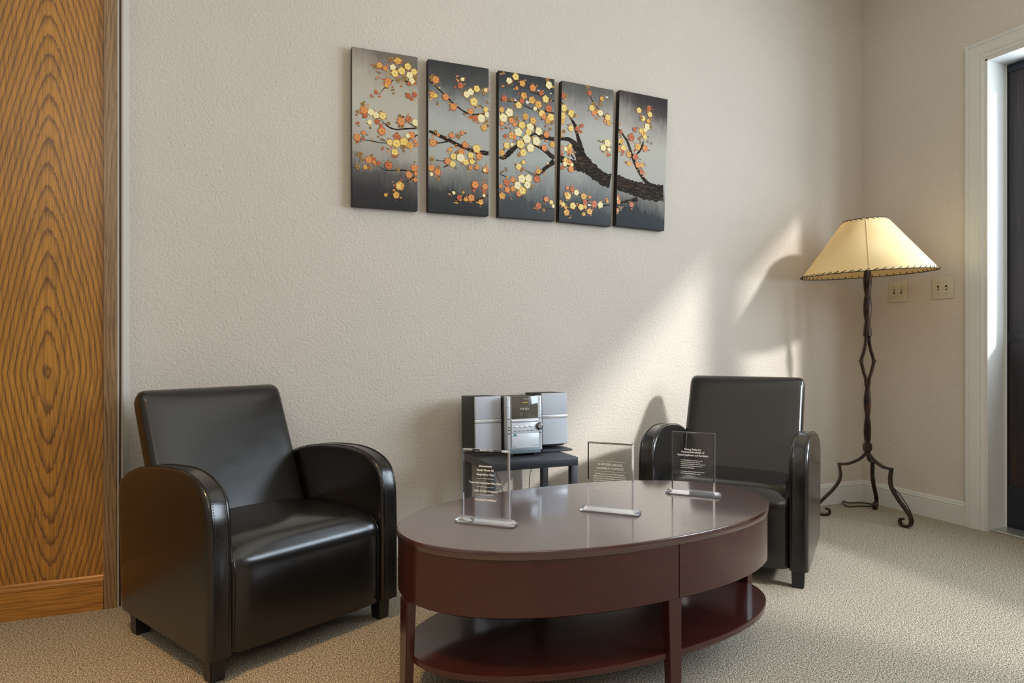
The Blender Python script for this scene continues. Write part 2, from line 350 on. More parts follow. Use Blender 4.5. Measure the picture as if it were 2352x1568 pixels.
PAINT={
1:('203,663,16,A 174,664,12,B 121,631,13,A 102,623,10,B 146,621,11,O 180,630,14,C 189,605,17,Y 220,620,17,Y 248,644,16,Y 277,625,15,Y 257,606,16,C 234,592,11,B 203,579,10,B 158,564,17,O 152,547,11,A 266,582,14,C 254,569,10,R 283,599,10,B 280,576,8,R 105,508,8,R 120,493,7,R 85,488,6,R 121,597,6,B 110,576,7,O 183,531,7,B 183,517,4,B 251,513,12,R 280,522,12,R 267,501,8,R 220,553,4,B 47,449,9,B 53,423,18,O 25,414,8,B 83,418,15,C 105,407,14,C 135,408,17,Y 110,380,12,R 127,365,8,R 77,374,11,C 58,399,10,R 17,397,4,R 28,365,7,R 163,378,8,B 217,393,18,O 213,418,8,B 252,409,15,R 283,397,15,C 223,374,10,B 23,301,15,O 50,324,10,O 25,283,7,R 50,297,7,R 131,340,18,O 85,349,4,A 199,324,16,R 266,338,16,O 197,293,19,Y 231,304,19,Y 166,295,14,Y 248,333,11,C 257,291,16,A 228,280,11,B 283,311,9,O 135,267,7,B 189,253,16,Y 187,235,8,R 160,264,6,B 289,295,8,O 91,293,7,B 132,306,7,B 36,229,12,B 23,174,11,B 44,205,9,B 73,208,16,O 96,213,9,R 116,198,10,R 58,174,10,A 80,173,8,B 96,200,9,O 162,191,18,R 204,177,8,B 279,192,16,O 254,159,16,O 286,167,10,O 283,139,10,O 212,105,20,A 206,102,12,Y 195,62,15,A 148,59,8,A', ['132,386,3 160,364,6 194,356,7 234,363,7 294,373,8', '36,295,2 83,293,4 127,289,4 166,293,3', '257,319,3 280,336,5 294,343,6', '116,182,2 155,169,4 194,174,5 234,177,6 280,173,6 293,175,5', '240,124,2 266,141,5 290,165,6', '127,513,2 146,537,3 183,576,4', '234,404,2 266,385,4 292,375,5']),
2:('35,604,18,O 15,610,10,B 165,625,9,C 154,594,15,R 136,633,5,O 136,619,5,O 234,590,16,Y 204,571,16,C 183,556,15,C 276,586,15,B 279,590,9,C 220,528,20,Y 22,532,15,A 35,530,9,Y 83,531,16,O 53,569,6,Y 119,490,17,O 44,495,6,B 204,480,15,O 257,455,19,C 226,451,14,R 211,455,8,R 285,476,13,C 279,499,13,Y 270,413,15,A 285,446,8,B 174,466,7,B 251,515,7,B 285,535,6,B 22,315,17,O 18,345,5,O 35,367,8,B 47,354,8,O 110,358,12,O 144,358,12,B 163,376,10,O 83,350,6,B 177,323,15,O 234,310,20,Y 247,276,16,O 104,292,10,A 134,310,7,R 158,289,16,O 155,260,20,C 119,262,15,Y 116,227,15,Y 92,239,14,O 180,242,15,Y 211,248,14,Y 204,276,15,Y 140,284,8,B 235,224,12,O 203,218,10,O 18,239,10,B 15,200,16,O 44,184,16,O 15,171,9,C 47,152,8,B 50,206,8,B 279,216,15,O 273,213,8,C 134,208,5,B 226,141,18,O 220,114,8,R 276,137,15,O 273,113,11,R 270,167,5,B 270,94,8,C 254,62,13,A 207,78,17,O 148,74,13,R 180,68,10,A 122,95,8,C 101,87,6,A 168,101,7,A 130,50,5,A', ['6,594,4 47,566,5 95,527,7 143,493,7 180,474,7 220,469,8 292,482,8', '5,367,13 41,354,14 89,339,17 143,319,17 204,301,16 248,295,20 296,295,21', '38,314,5 83,326,7 107,337,8', '38,239,5 53,236,3 83,240,3', '71,208,5 95,220,5', '161,63,3 223,67,5 266,83,6 293,97,7', '245,512,2 273,505,4 295,492,4', '257,208,2 276,201,3 292,200,3', '195,125,2 242,128,2']),
3:('87,676,17,Y 53,652,15,C 122,648,15,A 93,622,9,O 26,622,5,O 177,634,18,O 207,626,7,W 220,615,12,R 263,660,18,C 273,621,5,W 130,591,16,A 173,575,18,A 245,590,18,Y 28,565,15,R 67,561,9,B 85,562,7,W 119,564,14,R 148,561,11,W 103,542,17,Y 207,558,18,A 189,536,10,C 263,546,19,R 15,508,13,A 54,500,20,C 23,471,21,C 64,463,15,O 15,443,11,O 139,492,16,A 91,477,13,B 226,516,18,Y 236,503,13,O 273,505,19,Y 257,484,14,A 279,478,9,B 178,477,17,A 119,448,18,Y 82,449,12,O 163,445,19,C 101,413,20,C 208,429,19,C 154,419,16,Y 145,385,21,C 196,379,21,C 112,356,21,Y 164,343,20,C 127,317,18,Y 67,392,17,A 82,386,10,O 41,342,16,Y 67,349,9,C 35,386,10,R 250,417,16,O 282,372,15,A 239,351,16,O 103,301,8,B 15,305,14,A 245,457,7,B 269,446,8,B 248,388,7,O 214,390,7,B 103,246,16,Y 127,270,10,Y 121,237,10,B 207,234,13,A 242,226,7,O 257,278,7,C 199,197,18,R 119,190,20,C 154,196,18,C 97,156,19,C 148,163,18,C 122,133,19,Y 41,167,17,R 73,183,13,O 44,132,15,O 73,140,13,O 103,118,15,O 17,100,16,A 9,145,9,O 172,159,9,B 248,102,14,O 276,90,11,Y 288,72,9,C 207,67,17,R 236,48,8,B 64,87,4,B 17,214,6,B 41,224,7,B 23,683,8,B 251,683,8,B 15,416,5,R 61,422,5,B 41,433,7,O', ['1,282,8 26,282,18 53,307,24 88,340,20 142,376,14 184,414,11 220,407,19 263,401,19 293,401,20', '184,362,9 220,349,14 257,331,20 293,306,25', '293,292,25 257,264,20 214,227,17 184,207,10', '1,558,4 35,554,4 82,554,5 130,544,5 178,532,7 226,530,7 293,527,7', '166,616,3 220,606,4 263,593,7 293,586,8', '70,657,2 124,654,3 166,643,3', '273,655,2 282,637,3 291,622,4', '160,477,3 187,453,5 190,420,6', '1,204,2 29,196,4 56,190,4', '136,236,2 166,222,4 181,215,4', '29,486,2 58,481,3 73,483,3', '239,51,2 263,56,3 291,61,3']),
4:('20,621,17,R 39,626,9,B 27,560,18,Y 69,539,19,Y 20,520,18,Y 17,494,15,A 87,534,9,B 65,465,15,Y 103,468,14,R 129,488,10,R 122,456,8,R 27,445,10,B 11,423,9,A 55,358,19,A 61,378,10,Y 36,359,11,C 61,347,11,O 5,375,8,O 14,348,6,R 16,331,8,R 84,349,7,B 36,305,12,Y 52,295,15,A 33,285,12,C 71,286,10,C 61,299,9,O 66,263,16,O 18,265,11,R 161,691,13,B 171,657,14,R 184,584,16,Y 241,639,12,A 270,651,9,W 233,610,9,B 198,602,9,B 233,566,15,C 197,562,15,O 220,573,10,A 276,549,17,Y 282,521,13,A 259,529,9,O 213,532,6,O 274,420,18,C 249,393,17,C 282,388,10,C 279,361,10,R 272,398,10,B 226,425,5,B 246,424,5,B 49,129,17,Y 39,136,11,A 73,165,14,R 46,168,9,O 96,150,14,C 138,136,16,A 77,83,17,Y 5,92,13,A 23,85,12,Y 36,71,9,A 122,81,16,Y 145,108,14,R 169,96,11,W 145,85,11,A 198,104,18,R 233,103,15,C 171,64,16,A 138,48,10,A 42,47,16,A 61,23,7,A 172,136,8,O 269,138,7,A 272,124,8,A', ['-0,405,17 55,409,20 87,389,34 109,352,48 138,310,71 190,269,72 243,239,68 292,229,75', '-0,313,34 49,295,39 100,286,51 145,282,57', '61,522,8 87,486,15 103,437,19 119,387,26 132,343,34', '6,597,6 23,576,6 61,522,7', '174,645,3 193,613,6 216,593,5 249,557,6 282,532,8 296,525,7', '68,336,6 84,316,8', '106,148,3 145,125,5 190,103,3', '229,97,3 262,103,5 289,108,6']),
5:('199,629,14,R 138,608,15,Y 204,597,15,Y 190,608,8,B 162,569,15,Y 152,571,8,B 194,561,11,A 187,530,17,C 208,533,10,B 152,503,14,Y 176,512,12,C 166,490,15,A 174,473,13,Y 141,461,9,B 110,504,12,R 90,461,20,R 15,516,10,O 28,480,10,R 32,434,14,A 13,432,13,Y 45,400,16,Y 16,391,15,O 42,382,9,R 76,371,15,A 130,418,18,A 174,417,17,O 116,364,18,R 79,325,14,A 131,324,15,O 155,326,14,A 155,291,15,R 38,364,6,R 52,331,5,O 8,143,14,R 13,123,14,O 5,137,8,C 93,115,14,R 6,79,12,O 28,92,8,B 190,451,5,B 213,450,5,B', ['-5,228,73 49,211,73 103,204,76 159,194,82 222,193,86 289,197,89', '11,498,8 38,472,11 69,435,13 90,384,15 114,328,16 152,273,18 187,240,21 215,225,30', '124,379,8 148,408,12 166,452,6', '1,119,5 35,122,9 90,135,18 131,150,24']),
}

# ================================================================ the room
RX0, RY0, CZ = -6.9, -6.6, 3.35
struct('floor', newbox(RX0, .30, RY0, .14, -.10, 0), M['carpet'])
struct('ceiling', newbox(RX0, .30, RY0, .14, CZ, CZ+.1), M['ceil'])
struct('wall_back', newbox(RX0, .17, 0, .14, 0, CZ), M['wall'])
# right wall with a doorway and a side window
DY0, DY1, DZ = -.752, -1.712, 2.415
WY0, WY1, WZ0, WZ1 = -1.726, -4.30, .96, 2.72
bm = bmesh.new()
box(bm, 0, .17, DY0, 0, 0, CZ); box(bm, 0, .17, DY1, DY0, DZ, CZ); box(bm, 0, .17, WY0, DY1, 0, CZ)
box(bm, 0, .17, WY1, WY0, 0, WZ0); box(bm, 0, .17, WY1, WY0, WZ1, CZ); box(bm, 0, .17, RY0, WY1, 0, CZ)
struct('wall_right', bm, M['wall'])
struct('wall_front', newbox(RX0, .17, RY0-.14, RY0, 0, CZ), M['wall'])
# far left side wall and the oak clad pier that stands forward of the back wall
struct('wall_side', newbox(RX0-.14, RX0, RY0, .14, 0, CZ), M['wall'])
PX, PY = -3.952, -.195
struct('wall_pier', newbox(RX0, PX, PY+.012, 0, 0, CZ), M['wall'])
struct('wall_left', newbox(RX0, -4.012, PY-.002, PY+.012, 0, CZ), M['oak'])
struct('trim_1', newbox(-4.014, -3.972, PY-.014, PY+.012, 0, CZ, bev=.002), M['oak_edge'])
bm = bmesh.new(); box(bm, -3.972, -3.965, PY-.010, PY+.012, 0, CZ, bev=.0015)
box(bm, -3.958, PX-.0005, PY-.004, PY+.012, 0, CZ, bev=.001)
struct('trim_2', bm, mat('pale corner bead', (.42, .37, .30), .5))
struct('trim_3', newbox(-3.965, -3.958, PY+.001, PY+.011, 0, CZ), mat('dark joint strip', (.07, .04, .02), .6))

# baseboards: an extruded moulding profile (distance out, height)
PROF = [(0, 0), (.015, 0), (.015, .092), (.0125, .0935), (.0125, .096), (.0145, .0985), (.0145, .106), (.0105, .110), (.0105, .1125), (.0095, .119), (.006, .1235), (0, .1245)]
def base_x(name, x0, x1, y, m, sc=1.0, prof=PROF):        # runs along x, sticks out towards -y
    bm = bmesh.new(); loft(bm, [[(x, y-d*sc, z*sc) for d, z in prof] for x in (x0, x1)]); return struct(name, bm, m)
def base_y(name, y0, y1, x, m):
    bm = bmesh.new(); loft(bm, [[(x-d, y, z) for d, z in PROF] for y in (y0, y1)]); return struct(name, bm, m)
base_x('baseboard_back', PX, 0, 0, M['trim'])
base_y('baseboard_right', -.650, -.001, 0, M['trim'])
base_x('baseboard_left', RX0, -4.0145, PY, M['oak_base'], 1.0)

# door casing, mitred round the opening
CW = .103
cas = [(0, 0), (0, .014), (.004, .020), (.018, .021), (.021, .018), (.024, .018), (.027, .0215), (.070, .0190), (.073, .0165), (.077, .0165), (.080, .0185), (.092, .0175), (.095, .014), (.103, .013), (.103, 0)]
bm = bmesh.new(); rings = []
for which in range(4):
    ring = []
    for wd, tk in cas:
        yl, yr, zt = -.649-wd, DY1-.103+wd, 2.515-wd
        ring.append({0: (-tk, yl, 0), 1: (-tk, yl, zt), 2: (-tk, yr, zt), 3: (-tk, yr, 0)}[which])
    rings.append(ring)
loft(bm, rings); struct('trim_4', bm, M['trim'])
# jamb lining of the doorway
bm = bmesh.new()
box(bm, -.012, .17, DY0-.012, DY0+.0, 0, DZ, bev=.001); box(bm, -.012, .17, DY1, DY1+.012, 0, DZ, bev=.001)
box(bm, -.012, .17, DY1, DY0, DZ-.012, DZ, bev=.001)
box(bm, .127, .14, DY0-.020, DY0-.010, 0, DZ-.012)
struct('trim_5', bm, M['trim'])
# the door leaf: dark frame, walnut panels, a tall glass light
d = empty('door_1', (.129, DY0-.013, .012)); tag(d, kind='structure')
L, T, Hh = .932, .040, 2.385
def dbox(name, y0, y1, z0, z1, m, t0=0, t1=T, bev=.002):
    return obj(name, newbox(t0, t1, -y1, -y0, z0, z1, bev=bev), m, d)
bm = bmesh.new()
box(bm, 0, T, -.012, 0, 0, Hh, bev=.002); box(bm, 0, T, -L, -L+.02, 0, Hh, bev=.002)
box(bm, 0, T, -L+.02, -.012, 0, .215, bev=.002); box(bm, 0, T, -L+.02, -.012, .955, 1.005, bev=.002)
box(bm, 0, T, -L+.02, -.012, 2.345, Hh, bev=.002); box(bm, .004, T, -.118, -.100, 1.005, 2.345)
obj('door_frame', bm, M['door_dark'], d)
dbox('door_panel', .012, L-.02, .215, .955, M['door_grain'], .006, T-.006, 0)
dbox('door_panel', .012, .100, 1.005, 2.345, M['door_grain'], .006, T-.006, 0)
o = dbox('door_glass', .118, L-.02, 1.005, 2.345, M['pane'], .018, .022, 0)
struct('trim_6', newbox(.006, .17, DY1+.012, DY0-.012, 0, .012, bev=.003), M['alu'])
# side window
wn = empty('window_1', (.085, 0, 0)); tag(wn, kind='structure')
bm = bmesh.new()
box(bm, -.04, .04, WY1, WY1+.04, WZ0, WZ1, bev=.003); box(bm, -.04, .04, WY0-.02, WY0, WZ0, WZ1, bev=.003)
box(bm, -.04, .04, WY1, WY0, WZ0, WZ0+.04, bev=.003); box(bm, -.04, .04, WY1, WY0, WZ1-.04, WZ1, bev=.003)
obj('window_frame', bm, M['trim'], wn)
obj('window_pane', newbox(-.003, .003, WY1+.04, WY0-.04, WZ0+.04, WZ1-.04), M['pane'], wn)

# ================================================================ light switches on the right wall
def switch(y, z, label, updown, scale=1.0):
    t_ = empty('light_switch', (0, y, z)); tag(t_, label, 'light switch', 'double light switches on the right wall')
    wy, wz = .0615, .0600
    o = obj('wall_plate', newbox(-.0065, 0, -wy, wy, -wz, wz, bev=.0035, seg=3), M['ivory'], t_)
    for sx, up in zip((1, -1), updown):
        yc = sx*.023
        g = bmesh.new(); box(g, -.0072, -.0060, yc-.0055, yc+.0055, -.0125, .0125, mi=0)
        obj('toggle_slot', g, M['dark_slot'], t_)
        g = bmesh.new(); a = R_(28 if up else -28)
        box(g, -.0185, -.004, yc-.0040, yc+.0040, -.0042, .0042, bev=.0012, rot=(Matrix.Rotation(a, 3, 'Y'), (-.004, yc, 0)))
        obj('toggle', g, M['ivory'], t_)
        for sz in (.030, -.030):
            g = bmesh.new(); tube(g, [(-.0064, yc, sz), (-.0078, yc, sz)], .0028, 10); obj('screw', g, M['screw'], t_)
    return t_
switch(-.2475, 1.258, 'ivory double light switch nearer the corner, just right of the lamp shade rim', (True, True))
switch(-.5175, 1.262, 'ivory double light switch beside the white door casing', (False, False))

# ================================================================ the armchairs
AR = [(0, .075), (0, .20), (0, .34), (.003, .44), (.010, .485), (.022, .520), (.045, .5475), (.085, .568), (.140, .582), (.21, .588), (.30, .585), (.39, .577), (.47, .565), (.555, .543), (.61, .520), (.640, .490), (.648, .44), (.642, .34), (.630, .20), (.618, .075)]
def arm_bm(x0, x1):
    P = catmull([(y, z, 0) for y, z in AR], 4); P = [(p.x, p.y) for p in P]
    cy, cz = .31, .33
    n = len(P)
    def inset(d):
        out = []
        for i, (y, z) in enumerate(P):
            a = P[max(i-1, 0)]; b = P[min(i+1, n-1)]
            ty, tz = b[0]-a[0], b[1]-a[1]; l = math.hypot(ty, tz) or 1
            # inward normal (profile runs up the front and back down the rear)
            out.append((y + tz/l*d, max(z - ty/l*d, .071)))
        return out
    bm = bmesh.new(); rings = []
    w = x1-x0
    for fx, d in ((0, .030), (.0, .013), (.03, .0055), (.10, .0012), (.18, 0), (.24, .0014), (.5, -.0018), (.76, .0014), (.82, 0), (.90, .0012), (.97, .0055), (1, .013), (1, .030)):
        q = inset(d)
        xx = x0+fx*w
        if fx == 0 and d > .02: xx -= .0015
        if fx == 1 and d > .02: xx += .0015
        rings.append([(xx, y, z) for y, z in q])
    loft(bm, rings)
    return bm, P
def seam_bm(P, x, out=.0008, r=.0013):
    bm = bmesh.new(); pts = []
    n = len(P)
    for i, (y, z) in enumerate(P):
        a = P[max(i-1, 0)]; b = P[min(i+1, n-1)]
        ty, tz = b[0]-a[0], b[1]-a[1]; l = math.hypot(ty, tz) or 1
        pts.append((x, y - tz/l*out, z + ty/l*out))
    tube(bm, pts[2:-2], r, 6); return bm
def stitch_bm(P, x, out=.0006):
    bm = bmesh.new(); n = len(P); acc = 0; last = None
    V = [Vector((x, y, z)) for y, z in P]
    step = .0075
    dense = catmull(V, 12)
    d_ = 0; nxt = 0
    for i in range(1, len(dense)-1):
        t_ = dense[i+1]-dense[i-1]; t_.normalize()
        nrm = Vector((0, -t_.z, t_.y))
        d_ += (dense[i]-dense[i-1]).length
        if d_ >= nxt:
            c = dense[i] + nrm*out
            tube(bm, [c - t_*.0019, c + t_*.0019], .00055, 4); nxt = d_ + step
    return bm
def make_chair(label):
    t_ = empty('armchair'); tag(t_, label, 'armchair', 'black leather armchairs')
    HW = .340; AW = .070
    for sx in (-1, 1):
        x0, x1 = (-HW, -HW+AW) if sx < 0 else (HW-AW, HW)
        bm, P = arm_bm(x0, x1); a = obj('arm', bm, M['leather'], t_, 60)
        for xs in (x0+.0125, x1-.0125): obj('seam', seam_bm(P, xs), M['leather'], a)
        obj('stitching', stitch_bm(P, (x0+.018) if sx < 0 else (x1-.018)), M['thread'], a, None)
        obj('stitching', stitch_bm(P, (x1-.018) if sx < 0 else (x0+.018)), M['thread'], a, None)
    # seat: a rounded block between the arms, lofted across
    IW = HW-AW-.001
    bm = bmesh.new(); rings = []
    N = 22
    for i in range(N+1):
        u = -1+2*i/N; x = IW*math.copysign(1-(1-abs(u))**1.6, u) if abs(u) > .0 else 0
        b = 1-abs(x/IW)**4.5; e = 1-abs(x/IW)**14
        yf = .022-.016*e
        zt = .372+.026*b
        prof = [(yf+.006, .076-.006*e), (yf, .12), (yf-.002*b, .20), (yf-.003*b, .285), (yf+.002, .325), (yf+.014, .350), (yf+.036, zt-.016), (yf+.075, zt-.004), (.14, zt), (.25, zt-.002), (.40, zt-.010), (.52, zt-.024), (.52, .076)]
        pp = catmull([(x, y, z) for y, z in prof[:-1]], 3) + [Vector((x, .52, .076))]
        rings.append(pp)
    loft(bm, rings); seat = obj('seat', bm, M['leather'], t_, 60)
    for sx in (-1, 1):
        x = sx*(IW-.010)
        bm = bmesh.new(); tube(bm, [(x, .0135, .085), (x, .0105, .2), (x, .0095, .29), (x, .0145, .328), (x, .030, .353), (x, .055, .366)], .0016, 6)
        obj('seam', bm, M['leather'], seat)
    # leaning backrest
    A = Vector((0, .452, .36)); B = Vector((0, .652, .812)); up = (B-A).normalized(); nb = Vector((0, up.z, -up.y))
    Lh = (B-A).length; bm = bmesh.new(); rings = []
    TH = .086; rows = [(-.03, 0), (.05, 0), (.15, 0), (.25, 0), (.35, 0), (Lh-.09, 0), (Lh-.06, .0), (Lh-.035, .003), (Lh-.018, .010), (Lh-.006, .022), (Lh-.001, .034)]
    for h, ins in rows:
        # rounded rectangle cross-section, front face slightly crowned
        hx = .268 - (.022 if h > Lh-.004 else (.010 if h > Lh-.012 else (.004 if h > Lh-.024 else 0)))
        y0, y1 = ins, TH-ins; r = min(.022, (y1-y0)/2.01)
        ring = []
        for cx, cy, a0 in ((hx-r, y0+r, -90), (hx-r, y1-r, 0), (-hx+r, y1-r, 90), (-hx+r, y0+r, 180)):
            for k in range(6):
                a = R_(a0+18*k); ring.append((cx+r*math.cos(a), cy+r*math.sin(a)))
        front = [(-hx+r + (2*hx-2*r)*k/10, y0) for k in range(1, 10)]
        ring = ring + front
        crown = .010*max(0, min(1, (Lh-h)/.08))
        pts = []
        for x, y in ring:
            yy = y - (crown*(1-(x/hx)**4) if y < TH*.4 else 0)
            pts.append(A + Vector((x, 0, 0)) + up*h + nb*yy)
        rings.append(pts)
    loft(bm, rings); bk = obj('backrest', bm, M['leather'], t_, 60)
    # rear panel under the backrest
    obj('back_panel', newbox(-IW, IW, .53, .622, .076, .46, bev=.012, seg=3), M['leather'], t_, 60)
    for sx in (-1, 1):
        for yc in (.052, .560):
            bm = bmesh.new(); xc = sx*(HW-.040); a, b = .0255, .0215
            loft(bm, [[(xc-b, yc-b, 0), (xc+b, yc-b, 0), (xc+b, yc+b, 0), (xc-b, yc+b, 0)], [(xc-a, yc-a, .09), (xc+a, yc-a, .09), (xc+a, yc+a, .09), (xc-a, yc+a, .09)]])
            bmesh.ops.recalc_face_normals(bm, faces=bm.faces[:])
            bmesh.ops.bevel(bm, geom=bm.edges[:], offset=.0025, segments=2, affect='EDGES')
            obj('leg', bm, M['black_wood'], t_)
    return t_
def copy_tree(o, parent=None):
    c = o.copy(); COL.objects.link(c); c.parent = parent
    for ch in list(o.children): copy_tree(ch, c)
    return c
ch1 = make_chair('black leather armchair beside the oak pier, left of the coffee table')
def place_chair(o, ax, ay, th, side):       # a front outer bottom corner of the chair and its turn
    a = R_(th); sx = .34 if side == 'L' else -.34
    o.location = (ax+math.cos(a)*sx, ay+math.sin(a)*sx, 0); o.rotation_euler = (0, 0, a)
place_chair(ch1, -3.650, -1.000, 27.0, 'L')
ch2 = copy_tree(ch1)
ch2['label'] = 'black leather armchair behind the right end of the coffee table, near the floor lamp'
place_chair(ch2, -1.527, -1.066, -50.5, 'R')
for c_ in ch2.children:
    pass

# ================================================================ the oval coffee table
ct = empty('coffee_table', (-2.545, -1.207, 0), R_(5.42)); tag(ct, 'oval dark cherry wood coffee table with a lower shelf, holding the three acrylic signs', 'coffee table')
def ell(a, b, z, n=128, ph0=0, ph1=360):
    closed = (ph1-ph0) >= 360
    k = n if closed else n+1
    out = []; ne = 2.16                 # a slightly squared oval
    for i in range(k):
        c, s_ = math.cos(R_(ph0+(ph1-ph0)*i/n)), math.sin(R_(ph0+(ph1-ph0)*i/n))
        q = (abs(c)**ne+abs(s_)**ne)**(-1/ne); out.append((a*c*q, b*s_*q, z))
    return out
def slab(a, b, z0, z1, e=.003):
    bm = bmesh.new()
    loft(bm, [ell(a-e-.003, b-e-.003, z0), ell(a-e, b-e, z0), ell(a-e*.3, b-e*.3, z0+e*.3), ell(a, b, z0+e), ell(a, b, z1-e), ell(a-e*.3, b-e*.3, z1-e*.3), ell(a-e, b-e, z1), ell(a-e-.003, b-e-.003, z1)]); return bm
obj('tabletop', slab(.628, .361, .427, .450), M['mahogany_top'], ct, 40)
def apron(p0, p1, name='drawer_front'):
    bm = bmesh.new(); a, b, t_ = .6245, .3565, .020
    o_lo, o_hi = ell(a, b, .283, 48, p0, p1), ell(a, b, .427, 48, p0, p1)
    o_b = ell(a-.006, b-.006, .279, 48, p0, p1)
    i_lo, i_hi = ell(a-t_, b-t_, .279, 48, p0, p1), ell(a-t_, b-t_, .427, 48, p0, p1)
    rings = [[x1, x2, x3, x4, x5] for x1, x2, x3, x4, x5 in zip(o_lo, o_hi, i_hi, i_lo, o_b)]
    loft(bm, rings); return obj(name, bm, M['mahogany'], ct, 40)
cuts = [(-172.0+.2, -87.8-.15), (-87.8+.15, -7.2-.2), (-7.2+.2, 90-.2), (90.2, 188.0-.2)]
apron(*cuts[0]); apron(*cuts[1]); apron(*cuts[2]); apron(*cuts[3])
bm = bmesh.new(); loft(bm, [ell(.600, .332, .30), ell(.600, .332, .425)], caps=True); obj('drawer_case', bm, M['black_wood'], ct, 40)
obj('shelf', slab(.612, .318, .118, .136), M['mahogany'], ct, 40, loc=(.0, -.024, 0))
def table_leg(x0, x1, y0, y1, sx, sy):      # tapered, splayed a little outwards at the foot
    bm = bmesh.new(); cx, cy = (x0+x1)/2, (y0+y1)/2; hx_, hy_ = (x1-x0)/2, (y1-y0)/2
    Q = ((-1,-1),(1,-1),(1,1),(-1,1)); k = .84
    loft(bm, [[(cx+sx+a_*hx_*k, cy+sy+b_*hy_*k, 0) for a_, b_ in Q], [(cx+a_*hx_, cy+b_*hy_, .2815) for a_, b_ in Q]])
    bmesh.ops.recalc_face_normals(bm, faces=bm.faces[:])
    bmesh.ops.bevel(bm, geom=bm.edges[:], offset=.002, segments=2, affect='EDGES')
    obj('leg', bm, M['mahogany'], ct)
table_leg(-.629, -.603, -.040, .014, -.007, 0); table_leg(.597, .623, -.052, .002, .007, 0)
table_leg(-.008, .038, -.351, -.323, .002, -.004); table_leg(-.023, .023, .323, .351, 0, .004)
bm = bmesh.new(); bmesh.ops.create_uvsphere(bm, u_segments=16, v_segments=10, radius=.0065)
for v in bm.verts: v.co = v.co*1.0 + Vector((-.30, -.262, .2785))
o = obj('red_knob', bm, M['red'], ct); tag(o, 'small red knob under the apron')

# ================================================================ the acrylic signs
def sign(name, loc, rz, label, lines, rules):
    t_ = empty(name, loc, R_(rz)); tag(t_, label, 'sign', 'acrylic notice signs on the coffee table')
    # panel with bevelled rim
    W2, z0, z1, T2 = .0725, .0110, .2105, .003
    bm = bmesh.new(); e = .0052
    fr = [(-W2+e, -T2, z0), (W2-e, -T2, z0), (W2-e, -T2, z1-e), (-W2+e, -T2, z1-e)]
    mid = [(-W2, -T2*.1, z0), (W2, -T2*.1, z0), (W2, -T2*.1, z1), (-W2, -T2*.1, z1)]
    bk = [(-W2, T2, z0), (W2, T2, z0), (W2, T2, z1), (-W2, T2, z1)]
    loft(bm, [fr, mid, bk]); bm.faces.ensure_lookup_table()
    for f in bm.faces:
        c = f.calc_center_median(); f.normal_update()
        if abs(f.normal.y) < .2: f.material_index = 1
    obj('acrylic_panel', bm, [M['acrylic'], M['acrylic_rim']], t_, None)
    # faceted base bar
    bm = bmesh.new(); Lb = .0925; D = .0235
    def ringz(l, d, z): return [(-l, -d*.62, z), (-l+.012, -d, z), (l-.012, -d, z), (l, -d*.62, z), (l, d*.62, z), (l-.012, d, z), (-l+.012, d, z), (-l, d*.62, z)]
    loft(bm, [ringz(Lb-.001, D, 0.0002), ringz(Lb, D, .0055), ringz(Lb-.011, D-.010, .0135)])
    obj('acrylic_base', bm, M['acrylic_base'], t_, None)
    ms = []
    for ln in lines: text('t', ln[0], ln[1], -T2-.0006, ln[2]-.45, ln[3], ln[4], None, None, ln[5] if len(ln) > 5 else 'CENTER', ln[6] if len(ln) > 6 else .045, ms)
    def ex(bm):
        for x0, x1, z in rules:
            vs = [bm.verts.new((a, -T2-.0006, z-.45+b)) for a, b in ((x0, -.0005), (x1, -.0005), (x1, .0005), (x0, .0005))]; bm.faces.new(vs)
    join_text('lettering', ms, M['lettering'], t_, ex)
    return t_
sign('notice_sign', (-2.919, -1.237, .45), -43.5, 'clear acrylic sign nearest the left armchair, reading Government Issued Photo ID Required to Tour',
 [('Government', -.001, .6105, .0052, .041), ('Issued Photo ID', -.001, .5990, .0052, .053), ('Required to Tour', 0, .5865, .0052, .055),
  ('Tours Not Conducted After Dark', -.001, .5625, .0050, .102), ('Cash Is Not Accepted', 0, .5395, .0050, .072), ('Smoking Prohibited', 0, .5140, .0050, .066)],
 [(-.027, .025, .577), (-.027, .025, .5535), (-.027, .025, .5305)])
P2 = ['You may notice cameras on this property in', 'certain common areas. These cameras are not to', 'be construed as a representation or warranty of', 'security. There is no guarantee or representation', 'that these cameras will be monitored. Please do', 'not rely upon these cameras to provide', 'protection. Contact law enforcement personnel', 'in the event that you have any security concerns.']
W2_ = [.094, .103, .102, .104, .103, .083, .104, .104]
sign('notice_sign', (-2.521, -1.258, .45), -46.0, 'clear acrylic sign in the middle of the coffee table, headed SURVEILLANCE CAMERA NOTICE',
 [('SURVEILLANCE', -.001, .5905, .0062, .076, 'CENTER', .03), ('CAMERA NOTICE', -.001, .5785, .0062, .085, 'CENTER', .03)] + [(s, -.002, .5625-.0068*i, .0032, wd, 'CENTER', .06) for i, (s, wd) in enumerate(zip(P2, W2_))],
 [(-.052, .050, .6030), (-.054, .050, .5720)])
P3 = [('We are dedicated to protecting the privacy', .074), ('of your personal information. We have', .066), ('adopted a privacy policy and follow all federal', .081), ('and state laws regarding the protection of', .072), ('your personal information.', .047), None, ('A complete copy of the Highmark Residential', .079), ('Privacy Policy is available upon request.', .068)]
sign('notice_sign', (-2.136, -1.156, .45), -48.2, 'clear acrylic sign in front of the right armchair, headed Privacy Policy',
 [('Privacy Policy for', 0, .5995, .0056, .057, 'CENTER', .06), ('Personal Information of', 0, .5905, .0056, .077, 'CENTER', .06), ('Rental Applicants and Residents', 0, .5800, .0056, .103, 'CENTER', .06)] +
 [(q[0], -.041, .5635-.0064*i, .0030, q[1], 'LEFT', .06) for i, q in enumerate(P3) if q], [])

